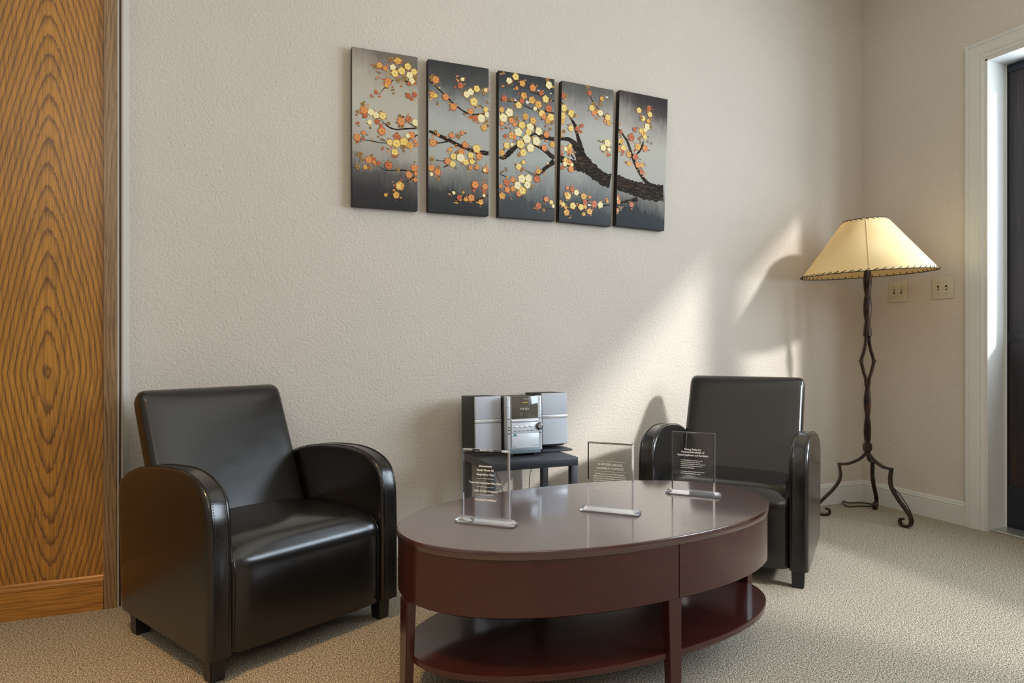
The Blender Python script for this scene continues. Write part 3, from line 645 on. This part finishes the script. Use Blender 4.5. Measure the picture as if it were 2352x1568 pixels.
# ================================================================ the five painted canvases
COLR = dict(Y=(.78, .56, .13), C=(.82, .72, .38), O=(.66, .24, .055), R=(.48, .085, .022), B=(.21, .12, .028), A=(.62, .32, .045), W=(.72, .70, .66))
PM = {k: mat('petal paint '+n, COLR[k], .45) for k, n in dict(Y='yellow', C='cream', O='orange', R='red', B='olive brown', A='amber', W='white').items()}
PM['K'] = mat('dark flower eye', (.05, .03, .02), .5)
M['bark'] = mat('dark brown bark paint', (.03, .021, .015), .6, spec=.15); t = NT(M['bark'])
g = t.noise(t.coord((.5, 1, 1.6), (0, .6, 0)), 90, 4, .7)
t.col(t.ramp(g, [(.42, (.009, .007, .005)), (.56, (.034, .022, .013)), (.68, (.13, .080, .042))])); t.bump(g, .8, .003)
M['canvas_edge'] = mat('black canvas edge', (.010, .009, .008), .55)
# per canvas: stops from bottom to top, on a ground of silvery grey
G = {1: [(0, (0.0230, 0.0220, 0.0226)), (.10, (0.0329, 0.0310, 0.0314)), (.22, (0.0928, 0.0840, 0.0803)), (.33, (0.3361, 0.3094, 0.2658)), (.55, (0.4685, 0.4392, 0.3667)), (.78, (0.4278, 0.3893, 0.3117)), (.90, (0.3055, 0.2595, 0.2108)), (1, (0.1630, 0.1357, 0.1137))],
     2: [(0, (0.0224, 0.0232, 0.0237)), (.12, (0.0362, 0.0367, 0.0367)), (.24, (0.1793, 0.1757, 0.1577)), (.38, (0.3667, 0.3693, 0.3300)), (.60, (0.3870, 0.3893, 0.3483)), (.74, (0.2648, 0.2646, 0.2430)), (.86, (0.0757, 0.0742, 0.0711)), (1, (0.0362, 0.0355, 0.0356))],
     3: [(0, (0.0395, 0.0426, 0.0451)), (.12, (0.0593, 0.0633, 0.0652)), (.26, (0.2444, 0.2546, 0.2430)), (.42, (0.3667, 0.3793, 0.3483)), (.62, (0.3157, 0.3294, 0.3208)), (.78, (0.1467, 0.1557, 0.1577)), (.90, (0.0593, 0.0633, 0.0652)), (1, (0.0329, 0.0355, 0.0367))],
     4: [(0, (0.0263, 0.0322, 0.0344)), (.12, (0.0461, 0.0529, 0.0563)), (.24, (0.1793, 0.1837, 0.1797)), (.40, (0.3768, 0.3793, 0.3438)), (.65, (0.4380, 0.4292, 0.3758)), (.82, (0.3157, 0.2994, 0.2704)), (.93, (0.1467, 0.1397, 0.1283)), (1, (0.1000, 0.0945, 0.0868))],
     5: [(0, (0.0119, 0.0149, 0.0160)), (.13, (0.0211, 0.0246, 0.0249)), (.22, (0.1630, 0.1557, 0.1357)), (.36, (0.4074, 0.3993, 0.3575)), (.62, (0.4481, 0.4292, 0.3667)), (.80, (0.2852, 0.2595, 0.2245)), (.92, (0.0724, 0.0581, 0.0534)), (1, (0.0362, 0.0271, 0.0267))]}
def canvas_mat(i):
    m = mat('painted canvas ground', (.3, .3, .3), .50, spec=.2); t = NT(m)
    c = t.n('ShaderNodeTexCoord'); sep = t.n('ShaderNodeSeparateXYZ'); t.l(c.outputs['Object'], sep.inputs[0])
    st = t.noise(t.coord((55, 1, 16)), 1.0, 4, .65); lo = t.noise(t.coord((5, 1, 3)), 1.1, 3); 
    z = t.math('DIVIDE', sep.outputs['Z'], .695)
    z = t.math('ADD', z, t.math('MULTIPLY', t.math('SUBTRACT', st, .5), .14))
    z = t.math('ADD', z, t.math('MULTIPLY', t.math('SUBTRACT', lo, .5), .22))
    # painted vignette: darker towards the upper right corner of canvas 1 and 5
    if i in (1, 5): z = t.math('ADD', z, t.math('MULTIPLY', t.math('MULTIPLY', t.math('SUBTRACT', sep.outputs['X'], .13), .75), t.math('MULTIPLY', sep.outputs['Z'], 1.2)))
    t.col(t.ramp(z, G[i])); t.bump(t.math('ADD', st, t.noise(t.coord((600, 1, 600)), 1, 1)), .25, .001)
    return m
XS = {1: (-3.094, 0), 2: (-2.751, 0), 3: (-2.406, 0), 4: (-2.088, 1.35), 5: (-1.764, 1.85)}
DX = {1: 0, 2: .001, 3: .001, 4: .010, 5: .014}
LBL = {1: 'leftmost of the five canvas paintings, orange blossom twigs on a pale ground',
       2: 'canvas painting second from the left, a blossoming branch crossing its middle',
       3: 'middle canvas painting of the five, crowded with cream and yellow blossoms',
       4: 'canvas painting second from the right, with a thick brown limb forking upward',
       5: 'rightmost of the five canvas paintings, thick trunk leaving at its right edge'}
CWD, CHT, CTH = .295, .695, .034
def clip_poly(pts, w0, w1, h0, h1):
    def cut(P, f, inter):
        out = []
        for i in range(len(P)):
            a, b = P[i-1], P[i]
            if f(b):
                if not f(a): out.append(inter(a, b))
                out.append(b)
            elif f(a): out.append(inter(a, b))
        return out
    for ax, lim, sg in ((0, w0, 1), (0, w1, -1), (1, h0, 1), (1, h1, -1)):
        f = lambda p: sg*(p[ax]-lim) >= -1e-9
        def inter(a, b):
            t = (lim-a[ax])/(b[ax]-a[ax]); return (a[0]+(b[0]-a[0])*t, a[1]+(b[1]-a[1])*t)
        pts = cut(pts, f, inter)
        if not pts: return []
    return pts
def add_poly(bm, pts, y, mi, inset=.0015, lift=.0006):
    pts = clip_poly(pts, .001, CWD-.001, .001, CHT-.001)
    if len(pts) < 3: return
    try: f = bm.faces.new([bm.verts.new((p[0], y, p[1])) for p in pts]); f.material_index = mi
    except ValueError: pass
for i in range(1, 6):
    x0, tilt = XS[i]; tn = math.tan(R_(tilt))
    o = empty('canvas_painting', (x0, 0, 1.561), rot=(0, R_(tilt), 0)); tag(o, LBL[i], 'painting', 'five part blossom tree painting on the back wall')
    bm = bmesh.new(); box(bm, 0, CWD, -.003-CTH, -.003, 0, CHT, bev=.0022, seg=2, mi=1)
    for f in bm.faces:
        f.normal_update()
        if f.calc_center_median().y < -.003-CTH+.0004: f.material_index = 0
    obj('canvas', bm, [canvas_mat(i), M['canvas_edge']], o, None)
    fl_s, brs = PAINT[i]; YF = -.003-CTH
    bm = bmesh.new(); rnd = random.Random(i*11)
    for bi, bs in enumerate(brs):
        P = []
        for q in bs.split():
            u, z, wd = map(float, q.split(',')); u, z, wd = u/1000, z/1000, wd/1000
            P.append(Vector((u - z*tn + DX[i]*0, z, wd)))
        P = catmull(P, 6)
        L_, R2 = [], []
        for k, p in enumerate(P):
            tv = P[min(k+1, len(P)-1)]-P[max(k-1, 0)]; tv.z = 0
            if tv.length < 1e-6: continue
            tv.normalize(); nv = Vector((-tv.y, tv.x, 0)); hw = max(.0012, p.z/2)
            j1, j2 = rnd.uniform(.86, 1.14), rnd.uniform(.86, 1.14)
            L_.append((p.x+nv.x*hw*j1, p.y+nv.y*hw*j1)); R2.append((p.x-nv.x*hw*j2, p.y-nv.y*hw*j2))
        for k in range(len(L_)-1):
            add_poly(bm, [L_[k], L_[k+1], R2[k+1], R2[k]], YF-.0005-.00005*bi, 0)
    keys = ['K2', 'Y', 'C', 'O', 'R', 'B', 'A', 'W', 'K']
    yk = YF-.0014
    blooms = [q.split(',') for q in fl_s.split()]
    # scattered small leaf dabs first
    def dab(cx, cz, r, ky, y):
        a0 = rnd.uniform(0, 6.28); st = rnd.uniform(.45, .8); pts = []
        for k in range(9):
            a = a0+k*2*math.pi/9; rr = r*(1 if k % 2 else .78)
            pts.append((cx+rr*math.cos(a)*(1 if True else st), cz+rr*math.sin(a)*st))
        add_poly(bm, pts, y, keys.index(ky))
    for u, z, r, ky in blooms:
        u, z, r = float(u)/1000, float(z)/1000, float(r)/1000
        u -= z*tn
        for _ in range(4 if r > .011 else 2):
            a = rnd.uniform(0, 6.28); dd = r*rnd.uniform(.9, 1.8)
            dab(u+dd*math.cos(a), z+dd*math.sin(a), rnd.uniform(.0035, .0075), rnd.choice('BBBOAR'), yk)
    for n_, (u, z, r, ky) in enumerate(blooms):
        u, z, r = float(u)/1000, float(z)/1000, float(r)/1000*1.04
        u -= z*tn
        y = yk-.00022*(n_ % 9)-.0002
        if r < .0075 or ky == 'W': dab(u, z, r, ky, y); continue
        a0 = rnd.uniform(0, 6.28); npet = 5 if ky != 'B' else 4
        under = {'Y': 'A', 'C': 'Y', 'O': 'R', 'R': 'B', 'A': 'O', 'B': 'A'}[ky]
        def lobed(rad, key, yy, ph):
            pts = []
            for k in range(40):
                a = 2*math.pi*k/40
                q = rad*(.68+.34*abs(math.cos((a-ph)*npet/2))**.6)*(1+rnd.uniform(-.06, .06))
                pts.append((u+q*math.cos(a)*.97, z+q*math.sin(a)))
            add_poly(bm, pts, yy, keys.index(key))
        lobed(r*1.02, under, y, a0+.35)
        lobed(r*.90, ky, y-.0001, a0)
        if ky in 'YCOA' and r > .011 or (ky == 'R' and r > .014):
            hl = {'Y': 'C', 'C': 'W', 'O': 'A', 'A': 'Y', 'R': 'O'}[ky]
            for k in range(npet):
                if rnd.random() < .62:
                    a = a0+2*math.pi*k/npet+.1; dab(u+r*.52*math.cos(a), z+r*.52*math.sin(a), r*.26, hl, y-.00014)
            if r > .0125:
                pts = [(u+r*.10*math.cos(k), z+r*.10*math.sin(k)) for k in range(6)]
                add_poly(bm, pts, y-.00018, keys.index('K'))
    obj('painted_tree', bm, [M['bark']]+[PM[k] for k in keys[1:]], o, None)

# ================================================================ small black side table by the back wall
st = empty('side_table', (-2.400, -.272, 0)); tag(st, 'small black square-legged side table against the back wall, under the stereo', 'side table')
hx, hy, zt = .207, .164, .470
obj('tabletop', newbox(-hx, hx, -hy, hy, zt-.036, zt, bev=.002), M['black_panel'], st)
for sx in (-1, 1):
    for sy in (-1, 1):
        x, y = sx*(hx-.017), sy*(hy-.017)
        obj('leg', newbox(x-.015, x+.015, y-.015, y+.015, 0, zt-.036, bev=.001), M['black_panel'], st)

# ================================================================ mini stereo with two speakers (all lean back slightly)
LEAN = R_(-2.4)
def speaker(loc, w, h, dp, label, brand_right, z_block):
    t_ = empty('speaker', loc, rot=(LEAN, 0, 0)); tag(t_, label, 'speaker', 'speakers of the mini stereo')
    obj('cabinet', newbox(0, w, .014, dp, 0, h, bev=.002), M['spk_black'], t_)
    obj('grille', newbox(0, w, 0, .0138, 0, h*.545-.008, bev=.0045, seg=3), M['spk_grille'], t_)
    obj('grille', newbox(0, w, 0, .0138, h*.545+.008, h, bev=.0045, seg=3), M['spk_grille'], t_)
    b = bmesh.new(); box(b, 0, w, -.0030, .0138, h*.545-.0078, h*.545+.0078, bev=.0032, seg=3)
    bar = obj('silver_strip', b, M['silver_bright'], t_)
    cx = w-.020 if brand_right else .020
    text('lettering', 'Panasonic', cx, -.0034, h*.545-.0022, .0040, .027, M['print_dark'], bar)
    # rubber foot block under the cabinet
    obj('foot', newbox(.012, w-.012, .02, dp-.01, -z_block, -.0005, bev=.001), M['cord'], t_)
    return t_
speaker((-2.599, -.252, .4905), .124, .238, .185, 'left stereo speaker with dark side panel, standing on the left of the side table', True, .003)
speaker((-2.262, -.218, .4960), .132, .236, .185, 'right stereo speaker, partly hidden behind the stereo unit', False, .008)
sl = obj('black_tray', newbox(-.0, .190, .0, .20, 0, .0085, bev=.002), M['black_panel']); sl.location = (-2.325, -.272, .4705)
tag(sl, 'thin black tray lying under the right speaker on the side table', 'tray')
sb = obj('black_tray', newbox(0, .105, 0, .15, 0, .0075, bev=.001), M['black_panel']); sb.location = (-2.588, -.225, .4705)
tag(sb, 'thin black tray lying under the left speaker on the side table', 'tray')
UW, UH, UD = .168, .251, .215
su = empty('stereo_unit', (-2.4735, -.316, .4802), rot=(LEAN, 0, 0)); tag(su, 'silver mini stereo unit with dark display and round knob, between its two speakers', 'stereo')
obj('casing', newbox(.002, UW-.002, .020, UD, .0045, UH-.004, bev=.003), M['spk_black'], su)
for x0, x1 in ((0, .0185), (UW-.0185, UW)):
    b = bmesh.new(); box(b, x0, x1, .004, .040, .012, UH, bev=.004, seg=3); sd = obj('side_strip', b, M['silver'], su)
    for zz in (.205, .152, .115, .104, .089):
        obj('button', newbox((x0+x1)/2-.0055, (x0+x1)/2+.0055, .0022, .0045, zz-.0018, zz+.0018, bev=.0008), M['knob'] if zz != .205 else M['silver_bright'], sd)
obj('front_frame', newbox(.0185, UW-.0185, .002, .022, .018, UH-.002, bev=.001), M['silver_panel'], su)
dsp = obj('display', newbox(.0205, UW-.0205, -.0015, .004, .152, UH-.001, bev=.0015), M['display'], su)
text('lettering', 'Panasonic', .089, -.0020, .2365, .0042, .027, M['print_light'], dsp)
text('lettering', 'SA-PM CD STEREO SYSTEM', .089, -.0020, .2312, .0022, .038, M['print_light'], dsp) if False else None
obj('indicator', newbox(.072, .098, -.0022, -.0014, .2215, .2245), M['orange'], dsp)
text('lettering', 'FM 92.1', .083, -.0020, .190, .0090, .040, M['print_light'], dsp, bold=0)
text('lettering', '- - - - - -', .083, -.0020, .2005, .004, .030, M['print_light'], dsp, bold=0)
obj('silver_strip', newbox(.0190, UW-.0190, -.006, .006, .1375, .1475, bev=.004, seg=3), M['silver_bright'], su)
cp = obj('control_panel', newbox(.0200, UW-.0190, -.0020, .004, .0895, .1350, bev=.0015), M['silver_panel'], su)
for k in range(4):
    x = .038+k*.0245; obj('button', newbox(x-.0090, x+.0090, -.0045, -.0018, .1145, .1205, bev=.0012), M['silver_bright'], cp)
    obj('button_shadow_line', newbox(x-.0085, x+.0085, -.0028, -.0019, .1128, .1142), M['print_dark'], cp) if False else None
for k in range(5):
    x = .036+k*.0195; obj('button', newbox(x-.0065, x+.0065, -.0032, -.0018, .0975, .1005, bev=.0006), M['print_dark'], cp)
dr = obj('disc_door', newbox(.0200, UW-.0190, -.0020, .004, .0240, .0880, bev=.0015), M['silver_panel'], su)
b = bmesh.new()
arc = [(.034+.0095*math.cos(R_(a)), .0770+.0105*math.sin(R_(a))) for a in range(0, 181, 15)]
b.faces.new([b.verts.new((x, -.0024, z)) for x, z in arc]); obj('logo', b, M['teal'], dr)
text('lettering', '5CD CHANGER', .134, -.0024, .0325, .0028, .026, M['print_dark'], dr, bold=0)
text('lettering', 'disc', .032, -.0024, .0300, .0045, .009, M['print_dark'], dr)
obj('base', newbox(.003, UW-.010, -.0005, UD, 0, .0215, bev=.003), M['grey_base'], su)
for fx in (.02, UW-.03): obj('foot', newbox(fx-.008, fx+.008, .010, .026, -.0088, 0), M['cord'], su)
b = bmesh.new(); tube(b, [(0, .004, 0), (0, -.006, 0), (0, -.010, 0), (0, -.0115, 0)], [.0165, .0165, .0150, .0125], 32, up=(1, 0, 0)); kb = obj('knob', b, M['knob'], su, 40, loc=(.1515, 0, .1165))
b = bmesh.new(); tube(b, [(0, -.0112, 0), (0, -.0130, 0)], [.0105, .0095], 24, up=(1, 0, 0)); obj('knob_cap', b, mat('grey knob cap', (.30, .30, .31), .4), kb, 40)
# wires hanging behind the side table
for k, (pts, lab) in enumerate((
    ([(-2.500, -.085, .445), (-2.497, -.07, .36), (-2.512, -.06, .27), (-2.505, -.055, .16), (-2.515, -.05, .02)], 'thin black wire hanging left, behind the side table and the left sign'),
    ([(-2.452, -.085, .445), (-2.440, -.07, .38), (-2.405, -.06, .30), (-2.375, -.055, .20), (-2.330, -.05, .03)], 'thin black wire slanting down to the right behind the side table'),
    ([(-2.222, -.075, .445), (-2.228, -.06, .39), (-2.252, -.055, .33), (-2.255, -.05, .22), (-2.262, -.05, .02)], 'thin black wire hanging between the right legs of the side table'))):
    b = bmesh.new(); tube(b, catmull(pts, 8), .0016, 6); o = obj('speaker_wire', b, M['cord']); tag(o, lab, 'wire', 'stereo wires behind the side table')

# ================================================================ floor lamp
LX, LY = -.324, -.313
lp = empty('floor_lamp', (LX, LY, 0)); tag(lp, 'twisted wrought iron floor lamp with laced cream shade in the corner', 'floor lamp')
def lean(b):                        # the pole leans a little out of the corner
    for v in b.verts:
        k = max(0, v.co.z-.40)/.94
        v.co.x -= .046*k; v.co.y -= .040*k
    return b
# lower twisted stem: two bars wound round each other
def twisted(bm, z0, z1, turns, off, r, cross=4, ph=0, n=64, taper=None):
    for s in (0, 1):
        pts = []; 
        for k in range(n+1):
            u = k/n; a = ph + turns*2*math.pi*u + s*math.pi
            rr = off*(taper(u) if taper else 1)
            pts.append((rr*math.cos(a), rr*math.sin(a), z0+(z1-z0)*u))
        tube(bm, pts, r, 8)
b = bmesh.new(); twisted(b, .405, .735, 1.05, .0070, .0120, ph=.8); obj('lower_stem', lean(b), M['iron'], lp)
b = bmesh.new(); twisted(b, 1.0, 1.40, 1.35, .0068, .0142, ph=2.2); obj('upper_stem', lean(b), M['iron'], lp)
b = bmesh.new()
for s in range(2):
    a = R_(-20 + 180*s); 
    prof = [(.008, .725), (.010, .765), (.021, .80), (.030, .835), (.036, .862), (.030, .885), (.019, .92), (.010, .965), (.008, 1.01)]
    pts = [(r*math.cos(a), r*math.sin(a), z) for r, z in prof[:5]]; pts2 = [(r*math.cos(a), r*math.sin(a), z) for r, z in prof[4:]]
    tube(b, catmull(pts, 6), .0095, 8, flat=(.8, 1)); tube(b, catmull(pts2, 6), .0095, 8, flat=(.8, 1))
    c = Vector(pts[-1]); tube(b, [c-Vector((math.cos(a), math.sin(a), 0))*.008+Vector((0,0,0)), c+Vector((math.cos(a), math.sin(a), 0))*.0085], .0078, 4)
obj('diamond_loop', lean(b), M['iron'], lp)
b = bmesh.new(); lathe(b, [(.013, .362), (.021, .368), (.0245, .380), (.0235, .388), (.0235, .398), (.022, .405), (.014, .411)], 24); obj('collar', b, M['iron'], lp)
FOOT_A = [(.004, .371), (.013, .347), (.042, .320), (.086, .298), (.122, .2905), (.152, .291)]
FOOT_B = [(.150, .296), (.145, .262), (.142, .232), (.150, .194), (.182, .147), (.222, .105), (.254, .070), (.266, .040), (.257, .015), (.235, .0065), (.209, .009), (.199, .024), (.207, .039), (.222, .040)]
def foot(ang):
    a = R_(ang); c, s = math.cos(a), math.sin(a); b = bmesh.new()
    f = lambda P: [(r*c, r*s, z) for r, z in P]
    A = catmull(f(FOOT_A), 6); B = catmull(f(FOOT_B), 6)
    tube(b, A, [.0085]*len(A), 4, up=(-s, c, 0), flat=(.95, .72))
    n = len(B); tube(b, B, [.0088 - .0022*max(0, (k/n-.72)/.28) for k in range(n)], 4, up=(-s, c, 0), flat=(1.15, .70))
    lo = min(v.co.z for v in b.verts)
    for v in b.verts:
        if v.co.z < .0: v.co.z = .0
    bmesh.ops.remove_doubles(b, verts=b.verts[:], dist=1e-6)
    return obj('foot', b, M['iron'], lp, 50)
for a in (-90, 30, 150): foot(a)
# cord clipped down one foot and a loop lying on the carpet
b = bmesh.new()
tube(b, catmull([(.012, .006, .35), (.010, -.03, .315), (.012, -.085, .285), (.010, -.115, .288), (.012, -.14, .27), (.012, -.145, .20), (.014, -.185, .165), (.016, -.235, .105), (.016, -.262, .055)], 6), .0028, 8)
obj('power_cord', b, M['cord'], lp)
b = bmesh.new(); o_ = Vector((LX, LY, 0))
lpts = [(-.095, -.160, .03), (-.10, -.152, .006), (-.155, -.130, .006), (-.215, -.118, .006), (-.238, -.110, .006), (-.222, -.070, .006), (-.205, -.045, .008), (-.19, -.030, .016), (-.175, -.030, .012), (-.150, -.045, .006), (-.11, -.055, .006), (-.075, -.085, .006), (-.06, -.12, .006), (-.085, -.155, .012)]
tube(b, catmull([Vector(p)-o_ for p in lpts], 8), .0035, 8); obj('power_cord', b, M['cord'], lp)
# the shade, slightly askew
shade = empty('lamp_shade', (-.046, -.040, 1.336), rot=(R_(-1.4), R_(0), 0)); shade.parent = lp
# lean: left edge of the rim a little lower than the right one as seen from the room
shade.rotation_euler = (Matrix.Rotation(R_(-2.4), 4, Vector((.763, .647, 0))) @ Matrix.Rotation(R_(1.8), 4, Vector((.647, -.763, 0)))).to_euler()
RB, RT, HS = .336, .110, .293
def cone_ring(f, out=0, n=96): 
    r = RB+(RT-RB)*f+out; return [(r*math.cos(2*math.pi*k/n), r*math.sin(2*math.pi*k/n), HS*f) for k in range(n)]
bm = bmesh.new(); loft(bm, [cone_ring(f/8) for f in range(9)], caps=False)
seam_a = math.atan2(-.923, -.385)
obj('parchment', bm, M['shade'], shade, 60)
b = bmesh.new(); sa = R_(-138.5)
for f0 in range(1):
    p = [((RB+(RT-RB)*f+.0008)*math.cos(sa), (RB+(RT-RB)*f+.0008)*math.sin(sa), HS*f) for f in [k/10 for k in range(11)]]
    tube(b, [Vector(q) for q in p], .0016, 6)
obj('shade_seam', b, mat('tan seam', (.45, .33, .15), .7), shade)
def lacing(f, nst, tube_r, dz, name):
    b = bmesh.new(); r0 = RB+(RT-RB)*f; z0 = HS*f
    ring = [(r0*1.0*math.cos(2*math.pi*k/96), r0*math.sin(2*math.pi*k/96), z0) for k in range(96)]
    tube(b, ring, .0022, 6, closed=True)
    for k in range(nst):
        a = 2*math.pi*k/nst; da = 2*math.pi/nst*.55
        f2 = dz/HS; r2 = RB+(RT-RB)*(f+f2 if f < .5 else f-f2)
        z2 = z0 + (dz if f < .5 else -dz)
        P = [(r0*math.cos(a), r0*math.sin(a), z0-.002), ((r0+.003)*math.cos(a+da*.1), (r0+.003)*math.sin(a+da*.1), z0+(.003 if f < .5 else -.003)), ((r2+.0025)*math.cos(a+da), (r2+.0025)*math.sin(a+da), z2), ((r2-.003)*math.cos(a+da), (r2-.003)*math.sin(a+da), z2),((r0-.003)*math.cos(a+da*.9), (r0-.003)*math.sin(a+da*.9), z0)]
        tube(b, [Vector(p) for p in P], tube_r, 5)
    obj(name, b, M['lace'], shade)
lacing(0, 56, .0017, .011, 'bottom_lacing'); lacing(1, 26, .0013, .008, 'top_lacing')
# fitter: socket, bulb and spider under the shade
b = bmesh.new(); lathe(b, [(.014, 1.39), (.018, 1.395), (.018, 1.455), (.012, 1.46)], 20); obj('socket', lean(b), M['iron'], lp)
b = bmesh.new(); lathe(b, [(.010, 1.455), (.013, 1.475), (.026, 1.50), (.030, 1.525), (.024, 1.55), (.008, 1.563)], 20); obj('bulb', lean(b), mat('frosted bulb', (.85, .85, .82), .4), lp)
b = bmesh.new()
for k in range(3):
    a = R_(120*k+15); tube(b, [(0, 0, HS-.012), (RT*math.cos(a)*.985, RT*math.sin(a)*.985, HS-.003)], .0016, 6)
tube(b, [(0, 0, HS-.012), (0, 0, HS+.004)], .004, 8)
obj('shade_spider', b, M['iron'], shade)
b = bmesh.new()
for s in (-1, 1): tube(b, catmull([(0.014*s, 0, 1.40), (.035*s, 0, 1.45), (.042*s, 0, 1.53), (.022*s, 0, 1.605), (0, 0, 1.624)], 6), .0016, 6)
obj('harp', lean(b), M['iron'], lp)
